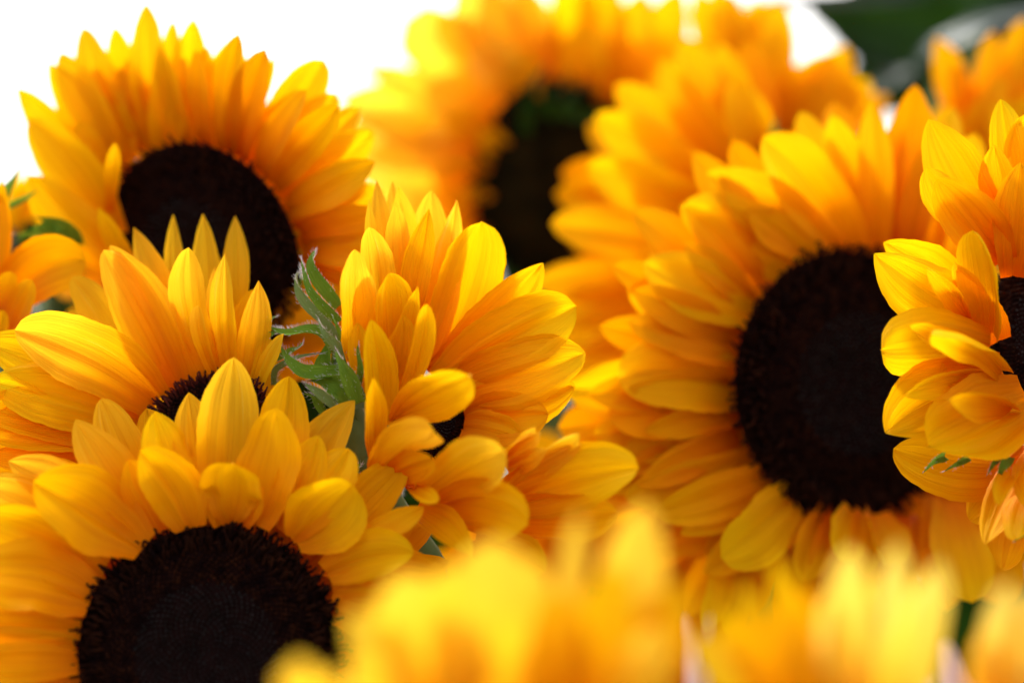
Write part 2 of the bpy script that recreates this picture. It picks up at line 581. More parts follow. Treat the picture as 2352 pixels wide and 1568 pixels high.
    def bract(s, pts, w, reg=None, hair=0, z=0.0, curl=0.0, mat=None, roll=0.3, wb=.8, vm=.3):
        """pts: base, middle, tip in pixels, each with optional depth offset"""
        n_ = len(pts)
        q = [s.at(p[0], p[1], reg, -z - 0.004 * math.sin(3.0 * i_ / (n_ - 1))) for i_, p in enumerate(pts)]
        B, T = q[0], q[-1]
        M = q[n_ // 2]
        k = (reg or (0, 0, s.s))[2]
        W = w * k * K * s.d * 1.0
        view = -unit(B)
        g = blade(B, M, T, view, W, nv=22, nu=9, wb=wb, vm=vm, rnd=1.25, cup=0.75, roll=roll, ridge=.8, ruffle=.06, twist=.6, rs=s.rs, path=q, tp=1.25)
        f = np.asarray(g[1])
        fm = (f[:, 0] // 9 >= 19).astype(int)
        o = s.add('bract', g, mat or M_BRACT, mats=[mat or M_BRACT, M_BTIP], fmat=fm)
        if hair:
            gv = np.asarray(g[0]).reshape(22, 9, 3)
            HV, HF = [], []
            rs = s.rs
            for i in range(hair):
                vi = rs.uniform(0.5, 20.4)
                a = int(vi); fr_ = vi - a
                if rs.random() < 0.85:
                    j = 8 if rs.random() < .8 else 0
                else:
                    j = rs.randrange(1, 8)
                p = gv[a, j] * (1 - fr_) + gv[a + 1, j] * fr_
                cc = gv[a, 4]
                out_ = unit(p - cc) if j in (0, 8) else view
                tg = unit(gv[a + 1, 4] - gv[a, 4])
                dr = unit(out_ + 0.45 * view * rs.uniform(-.4, 1) + tg * rs.uniform(-.2, .7) + np.array([rs.gauss(0, .25) for _ in range(3)]))
                ln = rs.uniform(0.0004, 0.0010)
                wd = 0.00003
                sd_ = unit(np.cross(dr, view)) * wd
                p1 = p + dr * ln * 0.55
                p2 = p + dr * ln + tg * ln * 0.25 + np.array([0, 0, 0.0001])
                b0 = len(HV)
                HV += [p - sd_, p + sd_, p1 + sd_ * .8, p1 - sd_ * .8, p2 + sd_ * .45, p2 - sd_ * .45]
                HF += [(b0, b0 + 1, b0 + 2, b0 + 3), (b0 + 3, b0 + 2, b0 + 4, b0 + 5)]
            h = s.add('hairs', (HV, HF), M_HAIR, o)
            h['kind'] = 'stuff'
        return o


GROUND_Z = -0.62

# ------------------------------------------------------------------ ground
gx = 400
o = mesh_obj('ground', [(-gx, -gx, GROUND_Z), (gx, -gx, GROUND_Z), (gx, gx, GROUND_Z), (-gx, gx, GROUND_Z)], [(0, 1, 2, 3)], M_GROUND)
o['kind'] = 'structure'

# ================================================================== F1  big facing flower, lower left
f1 = Flower('sunflower facing the viewer at lower left with a short folded petal above its dark centre', R6, 1060, 1430, 0.634, (0.02, -1, 0.20), 665, hi=True)
f1.disc(2200, dome=0.20, rim='CURL', h=0.030, rimh=0.052)
f1.calyx(10)
f1.ring(34, 0.024, 0, 360, lift=-0.12, z=0.002, wid=.34, mat=M_PETO)  # fill rings in darker colours, painting the shade in the petal gaps
f1.ring(30, 0.032, 0, 360, lift=-0.25, z=0.004, wid=.38, mat=M_PET_SHADE)
f1.petals([
    (820, 780, 515, 118, 235, 0, dict(mat=M_PETL, bend=-12)),
    (960, 750, 790, 186, 270, 1),
    (1060, 740, 962, 88, 230, 0, dict(mat=M_PETL)),
    (1130, 750, 1192, -92, 300, 1, dict(mat=M_PETL, cup=.3, roll=-.05, rnd=.72)),
    (1330, 740, 1470, 5, 255, 0, dict(bend=25)),
    (1420, 780, 1808, 128, 250, 0, dict(mat=M_PETL, bend=-30, rnd=.8)),
    (1400, 770, 1625, 305, 230, 1, dict(bend=15)),
    (1450, 790, 1775, 372, 270, 1, dict(bend=22)),
    (1290, 760, 1405, 168, 290, 2, dict(bend=26, mat=M_PET)),
    (1640, 850, 2088, 412, 230, 0, dict(bend=10, notch=.12)),
    (1650, 900, 2160, 670, 120, 1, dict(bend=18, vm=.7, wb=.3)),
    (1500, 850, 1800, 565, 360, 2, dict(bend=8, rnd=.5, vm=.5, cup=.5, wb=.3)),
    (1660, 1010, 2108, 905, 235, 2, dict(bend=-40, rnd=.6, mat=M_PET)),
    (1690, 1110, 2140, 1130, 260, 1),
    (1720, 1200, 2200, 1290, 250, 1),
    (1640, 960, 2280, 1010, 190, 0, dict(mat=M_PETO)),
    (800, 800, 385, 225, 245, 1, dict(mat=M_PETL, bend=-14)),
    (640, 850, 42, 440, 240, 0, dict(mat=M_PETL, bend=45)),
    (560, 930, -120, 545, 270, 0, dict(mat=M_PETL, bend=30)),
    (840, 790, 655, 430, 190, 2, dict(mat=M_PETO)),
    (975, 780, 715, 383, 265, 3, dict(mat=M_PETO, bend=34, rnd=.62)),
    (730, 880, 172, 540, 360, 3, dict(mat=M_PETO, bend=20, rnd=.62, cup=.3, wb=.45)),
    (530, 1000, -160, 720, 290, 1, dict(bend=14)),
    (470, 1130, -160, 1010, 340, 2, dict(mat=M_PETO, bend=40, rnd=.5)),
    (430, 1230, -190, 1130, 300, 1),
    (410, 1300, -240, 1270, 180, 2),
    (390, 1380, -260, 1370, 180, 1, dict(mat=M_PETL)),
    (400, 1460, -240, 1480, 190, 2, dict(mat=M_PETO)),
    (430, 1560, -220, 1600, 220, 1, dict(mat=M_PETO)),
    (450, 1680, -150, 1760, 220, 1),
    (1120, 770, 1050, 480, 110, 2, dict(mat=M_PETO)),
    (1240, 770, 1330, 560, 110, 2, dict(mat=M_PETO)),
])
# the short petal folded over above the disc
f1.petal(1180, 750, 1185, 452, 285, 4, mat=M_PET_SHADE, rnd=.42, vm=.62, wb=.28, cup=.15, roll=0.05, bow=-.05, bend=0, ruffle=.08, z=-.002)


# ================================================================== F2  upright sunflower, middle left
f2 = Flower('sharp sunflower at middle left with tall upright petals and a sliver of curly dark centre', R4, 1300, 1470, 0.655, (-0.28, -0.80, 0.52), 435, pd=.0105,
            plane=(0.0, -1, 0.12), hi=True, mat=M_PETL)
f2.disc(620, dome=0.25, rim='CURL', h=0.05, rimh=0.072, red=True)
f2.calyx(10)
f2.petals([
    (1190, 1130, 1088, 90, 150, 0, dict(z=-.004, bend=-30, rnd=.85, roll=.2)),
    (1320, 1130, 1272, 86, 190, 0, dict(z=-.003, bend=8, rnd=.85, roll=-.1)),
    (1450, 1100, 1474, 98, 155, 0, dict(z=-.003, bend=14, rnd=.9, vm=.6)),
    (1190, 1180, 838, 172, 225, 0, dict(z=-.004, rnd=.9, bend=25, cup=.4)),
    (1170, 1200, 690, 284, 300, 1, dict(rnd=.75, bend=30, notch=.06, cup=.3)),
    (1120, 1230, 652, 312, 320, 2, dict(rnd=.62, bend=10, z=-.002, vm=.58, cup=.25, mat=M_PETL)),
    (980, 1240, 455, 478, 235, 0, dict(bend=5, notch=.14, rnd=.55, vm=.6, z=-.002)),
    (640, 1000, 430, 690, 120, 0, dict(z=-.006, rnd=.5)),
    (980, 1270, 92, 815, 400, 2, dict(bend=75, rnd=.55, cup=.3, vm=.5, z=.001, zt=.006)),
    (950, 1330, -120, 880, 390, 1, dict(bend=30, z=.001, zt=.006, mat=M_PET)),
    (900, 1400, -60, 1130, 380, 1, dict(bend=20, zt=.008, mat=M_PET)),
    (870, 1450, -160, 1290, 300, 2, dict(mat=M_PETO, zt=.008)),
    (820, 1480, -200, 1390, 280, 1, dict(mat=M_PETO, zt=.010)),
    (780, 1520, -200, 1560, 300, 0, dict(mat=M_PETO, zt=.010)),
    (780, 1620, -200, 1720, 320, 0, dict(mat=M_PETO, zt=.010)),
    (1440, 1120, 1585, 560, 170, 1, dict(mat=M_PET, z=.000)),
    (1350, 1130, 1182, 298, 210, 3, dict(bend=-48, rnd=.6, vm=.62, cup=.6, roll=.3)),
    (1290, 1120, 1350, 420, 120, 1, dict(bend=20)),
    (1360, 1110, 1240, 662, 90, 4, dict(bend=-25, rnd=.45, vm=.75, cup=.8)),
    (1450, 1110, 1408, 336, 150, 3, dict(bend=-22, rnd=.95, vm=.5, cup=.5)),
    (1540, 1200, 1622, 505, 185, 3, dict(bend=22, rnd=.95, vm=.5, cup=.4)),
    (1610, 1350, 1680, 860, 150, 2, dict(mat=M_PET, bend=10)),
    (1590, 1250, 1778, 838, 95, 4, dict(bend=-14, rnd=.8, vm=.6, roll=.4)),
])

# ================================================================== F3  side-on sunflower, centre
f3 = Flower('sunflower seen from the side in the centre with hairy green bracts on its back', R5, 985, 1390, 0.656, (0.76, -0.60, -0.25), 225,
            plane=(-0.25, -1, 0.10), hi=True, mat=M_PETL)
f3.disc(520, dome=0.15, rim='CURL', h=0.05, rimh=0.07, red=False)
f3.petals([
    (740, 900, 662, 158, 115, 0, dict(z=-.002, rnd=.95, roll=.1)),
    (760, 900, 745, 163, 100, 0, dict(z=-.004, rnd=.9)),
    (800, 900, 775, 190, 150, 0, dict(z=-.001, rnd=.85, bend=25)),
    (880, 1030, 948, 212, 210, 0, dict(z=-.006, rnd=.7, bend=18)),
    (700, 850, 624, 260, 75, 1, dict(rnd=1.0, bend=-16)),
    (765, 900, 762, 265, 125, 1, dict(rnd=.95, bend=10, vm=.55)),
    (920, 1120, 1082, 262, 165, 0, dict(z=-.004, rnd=.95, bend=14, mat=M_PETL)),
    (930, 1150, 1215, 376, 330, 0, dict(z=-.005, rnd=.55, bend=42, vm=.62, mat=M_PET, cup=.3, wb=.5)),
    (960, 1190, 1532, 590, 250, 0, dict(z=-.007, rnd=.8, mat=M_PET, bend=22, cup=.2)),
    (820, 900, 936, 306, 145, 2, dict(rnd=.95, vm=.45, roll=.35, mat=M_PETO)),
    (990, 1220, 1705, 815, 330, 0, dict(z=-.004, rnd=.5, vm=.62, bend=-22, mat=M_PET, cup=.28, wb=.5)),
    (1040, 1270, 1755, 1060, 330, 0, dict(z=-.007, rnd=.6, mat=M_PET, wb=.5)),
    (1080, 1350, 1700, 1230, 330, 0, dict(z=-.009, mat=M_PETO, wb=.5)),
    (1120, 1420, 1560, 1380, 260, 0, dict(z=-.006, mat=M_PETO)),
    (1110, 1450, 1420, 1520, 220, 0, dict(z=-.004, mat=M_PETO)),
    (960, 1330, 1330, 1560, 300, 0, dict(z=-.013, mat=M_PET_SHADE, wb=.8)),
    (900, 1400, 1150, 1680, 300, 0, dict(z=-.013, mat=M_PET_SHADE, wb=.8)),
    (880, 1480, 960, 1760, 260, 0, dict(z=-.013, mat=M_PET_SHADE, wb=.8)),
    (690, 930, 622, 402, 165, 3, dict(rnd=.6, bend=18, cup=.5)),
    (560, 1120, 548, 520, 175, 5, dict(rnd=.6, bend=-12, cup=.55, roll=-.2, vm=.45)),
    (590, 1100, 600, 620, 130, 4, dict(rnd=.7, bend=10)),
    (740, 1080, 730, 642, 195, 4, dict(rnd=.58, bend=4, mat=M_PET, cup=.4)),
    (760, 1180, 878, 716, 110, 4, dict(rnd=.9, bend=-12, mat=M_PET)),
    (745, 1250, 800, 860, 150, 4, dict(rnd=.8, bend=22, mat=M_PET)),
    (735, 1390, 925, 803, 105, 5, dict(rnd=.5, vm=.7, bend=52, mat=M_PET, cup=.6, wb=.3)),
    (700, 1440, 632, 884, 165, 6, dict(rnd=.72, bend=14, mat=M_PET, cup=.55)),
    (610, 1300, 560, 900, 130, 4, dict(mat=M_PET)),
    (650, 1600, 645, 1188, 115, 8, dict(rnd=.95, bend=2, mat=M_PET, cup=.6)),
])
f3.petal(740, 1420, 1152, 1182, 250, 8, mat=M_PET, rnd=.48, vm=.58, bend=-14, cup=.25, roll=.1, wb=.12)
f3.petals([
    (580, 400, 885, 178, 235, 8, dict(rnd=.45, bend=-40, vm=.62, cup=-.6, wb=.5)),
    (640, 430, 880, 330, 210, 7, dict(rnd=.5, mat=M_PETO)),
    (860, 520, 1278, 288, 300, 7, dict(rnd=.5, bend=-30, vm=.58, cup=.35, wb=.7)),
    (900, 620, 1398, 690, 300, 6, dict(rnd=.5, bend=-70, vm=.6, cup=.3, mat=M_PETO, wb=.7)),
    (760, 600, 1086, 858, 190, 6, dict(rnd=.8, bend=-8, mat=M_PET, roll=.5, cup=.6, vm=.35)),
    (740, 470, 905, 560, 90, 7, dict(mat=M_PET)),
    (1240, 590, 2012, 372, 330, 4, dict(rnd=.52, bend=-45, mat=M_PETO, cup=.15, z=-.001, wb=.5)),
    (1260, 660, 1900, 620, 260, 3, dict(mat=M_PETO, z=-.002)),
    (1250, 360, 1470, 180, 110, 5, dict(bend=-18, cup=.8, z=-.002)),
    (1270, 380, 1510, 270, 110, 5, dict(bend=-8, cup=.8, z=-.002)),
    (1420, 330, 1680, 185, 90, 5, dict(bend=6, cup=.9, z=-.003, mat=M_PETL)),
    (1290, 330, 1440, 150, 60, 5, dict(bend=-10, z=-.002)),
    (1250, 560, 1700, 240, 120, 4, dict(bend=-20, z=-.002)),
    (1100, 760, 1500, 940, 240, 3, dict(mat=M_PETO)),
], reg=R7)
R9 = (574.2, 545.5, .2929)
for pts, wd, hr, zz, rl, bm in [
    (((700, 540), (620, 440), (540, 330), (490, 220), (480, 165), (500, 120), (515, 98)), 95, 80, .004, .4, 0),
    (((705, 660), (640, 590), (560, 510), (470, 400), (430, 290), (410, 200), (405, 145)), 78, 90, .007, .5, 0),
    (((700, 790), (600, 650), (480, 540), (400, 430), (368, 340), (372, 285), (412, 268)), 90, 80, .005, .7, 1),
    (((640, 900), (560, 765), (440, 725), (300, 742), (200, 725), (125, 680)), 100, 130, .007, -.9, 0),
    (((740, 960), (690, 860), (610, 770), (560, 690), (525, 610)), 78, 70, .009, .5, 1),
    (((700, 1050), (560, 1070), (420, 1060), (320, 980), (265, 900), (240, 838)), 112, 90, .009, -.5, 0),
    (((850, 1290), (800, 1130), (740, 1020), (690, 930), (672, 868)), 112, 80, .012, .3, 0),
    (((855, 1150), (868, 1020), (850, 900), (845, 790)), 44, 30, .012, .2, 0),
    (((175, 1160), (195, 1030), (300, 960), (430, 920), (590, 900)), 58, 110, .006, -.7, 1),
    (((195, 965), (300, 910), (380, 860), (425, 808)), 60, 60, .004, .8, 0),
    (((840, 1320), (740, 1190), (600, 1130), (440, 1120)), 190, 60, .007, .1, 0),
    (((680, 1350), (560, 1240), (480, 1180), (415, 1130)), 72, 70, .011, -.4, 1),
    (((610, 1420), (540, 1300), (480, 1235), (405, 1220)), 60, 40, .008, .4, 0),
    (((100, 690), (160, 640), (215, 612)), 34, 20, .006, .2, 1),
    (((100, 800), (170, 755), (245, 732)), 44, 20, .006, .2, 0),
    (((722, 820), (700, 730), (670, 660), (638, 595)), 30, 14, .010, .2, 0),
    (((560, 1080), (580, 980), (610, 880), (640, 800)), 120, 0, .002, .2, 0),
    (((760, 1150), (700, 1000), (690, 850), (720, 700)), 110, 0, .001, .2, 0),
]:
    f3.bract(pts, wd * 1.2, reg=R9, hair=hr, z=zz, roll=rl, wb=.75, vm=.28, mat=M_BRACT2 if bm else None)
# back of the head and stem
p0 = f3.at(640, 1270, None, .008)
V = []
nax = unit(np.array([-.75, .25, -.25])); a1 = unit(np.cross(nax, (0, 1, 0))); a2 = np.cross(nax, a1)
for i in range(9):
    q = i / 8 * math.pi / 2
    for j in range(24):
        th = j / 24 * 2 * math.pi
        V.append(p0 + nax * 0.008 * math.cos(q) + (a1 * math.cos(th) + a2 * math.sin(th)) * 0.0155 * max(math.sin(q), .02))
f3.add('calyx', (V, gfaces(9, 24, True)), M_STEM)
pa = [f3.at(520, 1380, None, -.003), f3.at(570, 1500, None, -.003), f3.at(470, 330, R7, -.002), f3.at(560, 460, R7, 0), f3.at(700, 680, R7, 0), f3.at(860, 900, R7, .01)]
pa = pa[:1] + pa[1:]
pa.append(np.array([pa[-1][0] + .02, pa[-1][1] + .02, -.2])); pa.append(np.array([pa[-1][0], pa[-1][1], GROUND_Z]))
pp = []
for i in range(len(pa) - 1):
    for q in np.linspace(0, 1, 6, endpoint=False):
        q_ = q * q * (3 - 2 * q)
        pp.append(pa[i] * (1 - q) + pa[i + 1] * q)
pp.append(pa[-1])
f3.add('stem', tube(pp, 0.0036, 10), M_STEM)
f3.bract(((455, 460), (450, 380), (480, 350)), 50, reg=R7, hair=60, z=.008)

# ================================================================== F4  upper left, behind
f4 = Flower('broad sunflower at upper left against the white sky with half its dark centre showing', R1, 1060, 1340, 0.704, (-0.46, -0.82, -0.28), 605,
            plane=(-0.22, -1, -0.05))
f4.disc(1100, dome=0.18, h=0.035, rimh=0.06)
f4.calyx(12, rad=f4.r * .82)
f4.ring(30, 0.026, -120, 240, lift=-.05, wid=.32, z=.002, mat=M_PET_SHADE)
f4.petals([
    (640, 790, 430, 143, 215, 0, dict(rnd=.6)),
    (700, 760, 600, 138, 160, 0),
    (760, 750, 680, 300, 150, 0, dict(mat=M_PETO)),
    (790, 750, 762, 16, 175, 0, dict(rnd=.72)),
    (850, 780, 905, 108, 110, 0),
    (910, 790, 1012, 96, 180, 0, dict(bend=14)),
    (960, 800, 1085, 243, 150, 0),
    (980, 830, 1220, 203, 190, 0, dict(bend=14)),
    (1060, 850, 1265, 268, 180, 1, dict(bend=-10)),
    (1150, 880, 1435, 303, 125, 0),
    (1230, 930, 1695, 312, 230, 0, dict(rnd=.52, vm=.65, bend=20)),
    (1320, 980, 1760, 490, 220, 0, dict(bend=6)),
    (1380, 1030, 1880, 560, 220, 0),
    (1440, 1080, 1955, 690, 240, 0),
    (1490, 1150, 1935, 850, 230, 0),
    (1540, 1230, 2000, 1000, 240, 0),
    (1580, 1310, 2050, 1150, 240, 0),
    (1600, 1400, 2030, 1330, 240, 0),
    (1610, 1480, 1990, 1480, 240, 0),
    (1600, 1570, 1960, 1640, 240, 0),
    (1560, 1680, 1850, 1850, 240, 0),
    (1240, 960, 1560, 470, 160, 1, dict(mat=M_PETO)),
    (1100, 880, 1330, 420, 110, 1, dict(mat=M_PET)),
    (880, 790, 960, 300, 120, 1, dict(mat=M_PETO)),
    (830, 790, 850, 260, 120, 1),
    (640, 860, 520, 480, 220, 0),
    (600, 920, 470, 600, 220, 0),
    (600, 850, 315, 273, 195, 0, dict(z=.002)),
    (580, 880, 252, 325, 210, 1, dict(rnd=.85)),
    (560, 980, 400, 640, 160, 2, dict(mat=M_PETO)),
    (550, 1080, 86, 460, 190, 1, dict(bend=20, rnd=.75, z=.004)),
    (575, 1200, 146, 625, 260, 2, dict(bend=24, rnd=.6, z=.004)),
    (640, 1400, 150, 915, 260, 3, dict(bend=-25, rnd=.75, z=.006, mat=M_PETO)),
    (570, 1090, 602, 748, 75, 4, dict(z=.006, rnd=.7, vm=.6)),
    (690, 1420, 515, 1085, 110, 4, dict(z=.008, rnd=.9, bend=-8, vm=.4)),
    (1000, 1650, 1120, 1320, 280, 3, dict(z=.004, mat=M_PETO)),
    (880, 1650, 880, 1340, 120, 3, dict(z=.004, mat=M_PETO)),
])
f4.petals([(60, 900, 480, 730, 200, 2), (40, 960, 480, 900, 220, 0, dict(mat=M_PETO)), (40, 1020, 480, 1060, 220, 0, dict(mat=M_PETO))], reg=R5)

# ================================================================== F5  far out-of-focus flower at top centre
f5 = Flower('strongly blurred lemon yellow sunflower at top centre turned away from the lens', R2, 1350, 960, 0.80, (0.10, -0.97, -0.10), 450, mat=M_PETB,
            plane=(0.05, -1, -0.05), blurred=True)
f5.disc(500, dome=0.2, ecc=1.2, dm=M_OLIVE, fm=M_OLIVE)
f5.calyx(8)
f5.ring(10, 0.03, -30, 60)
f5.petals([
    (1180, 520, 540, 105, 340, 0, dict(rnd=.45, vm=.7)),
    (1180, 450, 700, 90, 250, 0),
    (1200, 450, 850, -90, 330, 0),
    (1240, 430, 1000, -190, 340, 0),
    (1300, 430, 1150, -80, 260, 0),
    (1080, 640, 322, 345, 170, 0),
    (1050, 680, 200, 520, 340, 0),
    (1030, 760, 180, 700, 330, 0),
    (1000, 860, 250, 880, 330, 0),
    (980, 960, 350, 1080, 330, 0),
    (970, 1060, 500, 1300, 330, 0, dict(mat=M_PET)),
    (970, 1160, 650, 1450, 300, 0, dict(mat=M_PET)),
    (1080, 600, 650, 480, 300, 1),
    (1030, 800, 600, 780, 300, 1),
    (1180, 480, 900, 250, 260, 1),
    (1060, 740, 760, 600, 180, 2, dict(mat=M_PETO)),
    (1000, 1000, 700, 900, 260, 1, dict(mat=M_PETO)),
    (1000, 1150, 800, 1020, 220, 1, dict(mat=M_PETO)),
    (1200, 620, 1120, 250, 220, 1, dict(mat=M_PETO)),
    (1100, 820, 940, 700, 140, 2, dict(mat=M_PETO)),
    (1480, 560, 1395, -160, 270, 0, dict(mat=M_PET)),
    (1560, 560, 1590, -190, 270, 0, dict(mat=M_PET)),
    (1640, 570, 1800, -50, 250, 0, dict(mat=M_PET)),
    (1720, 600, 1990, -60, 260, 0, dict(mat=M_PET)),
    (1500, 560, 1480, 120, 250, 1, dict(mat=M_PETO)),
    (1640, 600, 1700, 200, 280, 1, dict(mat=M_PETO)),
    (1600, 560, 1620, 280, 250, 1, dict(mat=M_PETO)),
    (1350, 480, 1290, 150, 200, 0, dict(mat=M_PETO)),
])
for pts, wd in [(((1230, 620), (1210, 480), (1300, 330)), 90), (((1350, 620), (1300, 520), (1400, 420)), 90), (((1480, 600), (1400, 560), (1500, 440)), 90), (((1600, 600), (1480, 600), (1380, 500)), 80), (((1180, 700), (1190, 560), (1180, 440)), 80)]:
    f5.bract(pts, wd, z=.012, mat=M_LEAF)

# ================================================================== F10 back flower at top right of centre
f10 = Flower('blurred sunflower behind at upper right of centre beside the round white gap of sky', R3, 1150, 900, 0.785, (0.0, -0.9, 0.3), 330, blurred=True, plane=(0, -1, 0))
f10.calyx(8)
f10.disc(300)
f10.petals([
    (900, 750, 640, -60, 230, 0),
    (930, 720, 740, -80, 230, 0),
    (1020, 700, 1005, 0, 190, 0),
    (900, 700, 810, -40, 200, 0),
    (960, 700, 880, 40, 200, 0, dict(mat=M_PETO)),
    (980, 700, 950, -10, 200, 0),
    (1010, 700, 1075, 0, 200, 1),
    (1060, 700, 1160, 330, 150, 0, dict(mat=M_PETO)),
    (1150, 700, 1430, 250, 260, 1), (1260, 760, 1540, 420, 220, 0), (1110, 720, 1350, 280, 290, 1),
    (1140, 720, 1240, 320, 200, 0),
    (1180, 760, 1440, 340, 240, 0, dict(mat=M_PETO)),
    (1180, 740, 1500, 440, 200, 0, dict(mat=M_PETO)),
    (1200, 800, 1640, 500, 200, 0, dict(mat=M_PETO)),
    (1150, 760, 1300, 420, 200, 0),
    (900, 800, 560, 200, 250, 2),
    (930, 850, 700, 180, 230, 2),
])

# ================================================================== F9 back flower, upper right corner
f9 = Flower('blurred sunflower in the upper right corner with pale orange petal tips against green leaves', R3, 2200, 950, 0.77, (-0.1, -0.9, 0.3), 330, blurred=True, plane=(0, -1, 0), mat=M_PETO)
f9.calyx(8)
f9.disc(300)
f9.petals([
    (2010, 650, 1885, 200, 170, 0, dict(bend=26)),
    (2060, 650, 1990, 330, 130, 0),
    (2120, 650, 2190, 165, 140, 0),
    (2180, 650, 2240, 260, 140, 0),
    (2260, 650, 2345, 95, 190, 0),
    (2330, 700, 2400, 180, 200, 0),
    (2060, 800, 2150, 520, 170, 1),
    (2120, 850, 2220, 380, 150, 1),
    (2300, 950, 2225, 520, 170, 2, dict(mat=M_PET)),
    (2350, 950, 2340, 500, 170, 2, dict(mat=M_PET)),
    (2000, 800, 1900, 560, 170, 1),
    (1980, 880, 1840, 650, 150, 0),
])

# ================================================================== F6  behind the big right flower
f6 = Flower('sunflower behind the big right one with its petals fanning out to the centre', R3, 1030, 1180, 0.748, (-0.1, -0.97, 0.1), 420, plane=(-.05, -1, .05))
f6.disc(300)
f6.calyx(8)
f6.ring(22, .034, 95, 340, lift=-.1, wid=.36, mat=M_PET_SHADE, z=.004)  # shade of the gaps painted by this darker back ring
f6.petals([
    (870, 1000, 440, 305, 220, 0, dict(rnd=.8)),
    (880, 900, 560, 215, 260, 0),
    (930, 850, 760, 230, 220, 0),
    (960, 850, 840, 420, 220, 1),
    (850, 1050, 210, 445, 290, 1, dict(rnd=.6, bend=22)),
    (800, 1120, 108, 600, 290, 2, dict(rnd=.6, bend=18)),
    (760, 1200, 62, 868, 270, 3, dict(rnd=.6, bend=28)),
    (720, 1250, 250, 900, 210, 2, dict(mat=M_PETO)),
    (680, 1380, -128, 1170, 300, 4, dict(rnd=.55, bend=30)),
    (650, 1500, -225, 1480, 240, 2, dict(bend=18)),
    (650, 1560, -150, 1620, 260, 1, dict(mat=M_PETO)),
    (650, 1640, -100, 1780, 260, 1, dict(mat=M_PETO)),
    (700, 1750, -80, 1950, 270, 1, dict(mat=M_PETO)),
    (700, 1850, 0, 2100, 270, 1, dict(mat=M_PETO)),
    (750, 1100, 520, 780, 200, 3, dict(mat=M_PETO)),
    (560, 1600, 450, 1270, 150, 6, dict(rnd=.5, mat=M_PETL)),
    (650, 1500, 330, 1330, 240, 3, dict(mat=M_PET)),
])
f6.bract(((880, 960), (850, 850), (830, 730)), 70, z=.005)
f6.bract(((900, 1020), (870, 960), (840, 900)), 60, z=.008)
f6.bract(((760, 1130), (690, 1060), (660, 960)), 50, z=.014)
f6.bract(((1080, 720), (1040, 690), (1060, 600)), 60, z=.006)

# ================================================================== F7  big right flower
f7 = Flower('biggest sunflower at right with a full oval dark centre and orange-shaded petals', FULL, 1950, 880, 0.704, (0.42, -0.88, 0.02), 302,
            plane=(0.10, -1, 0.10), mat=M_PET)
f7.disc(1900, dome=0.22, h=0.030, rimh=0.052, rim='CURL')
f7.calyx(12, rad=f7.r * .82)
f7.ring(30, .026, 0, 360, lift=-.10, z=.004, wid=.32, mat=M_PET_SHADE)  # back rings coloured darker so the gaps look shaded
f7.ring(26, .036, 0, 360, lift=-.2, mat=M_PET_SHADE, z=.008, wid=.36)
f7.petals([
    (1500, 1290, 1175, 585, 210, 0, dict(z=-.003)),
    (1540, 1290, 1345, 600, 235, 1),
    (1590, 1280, 1552, 528, 175, 2, dict(rnd=.75)),
    (1660, 1280, 1780, 443, 260, 1, dict(rnd=.75, mat=M_PET_SHADE)),
    (1600, 1280, 1680, 620, 150, 0, dict(mat=M_PET_SHADE)),
    (1760, 1290, 1845, 760, 170, 2, dict(mat=M_PET_SHADE)),
    (1850, 1300, 1970, 560, 220, 0),
    (1940, 1400, 2100, 700, 220, 0),
    (1450, 1310, 985, 712, 320, 3, dict(rnd=.6, bend=30, cup=.2)),
    (1370, 1370, 685, 905, 290, 2, dict(rnd=.7, bend=26)),
    (1280, 1450, 548, 1085, 340, 2, dict(rnd=.62, bend=38)),
    (1300, 1360, 900, 1100, 200, 3, dict(mat=M_PET_SHADE)),
], reg=R3)
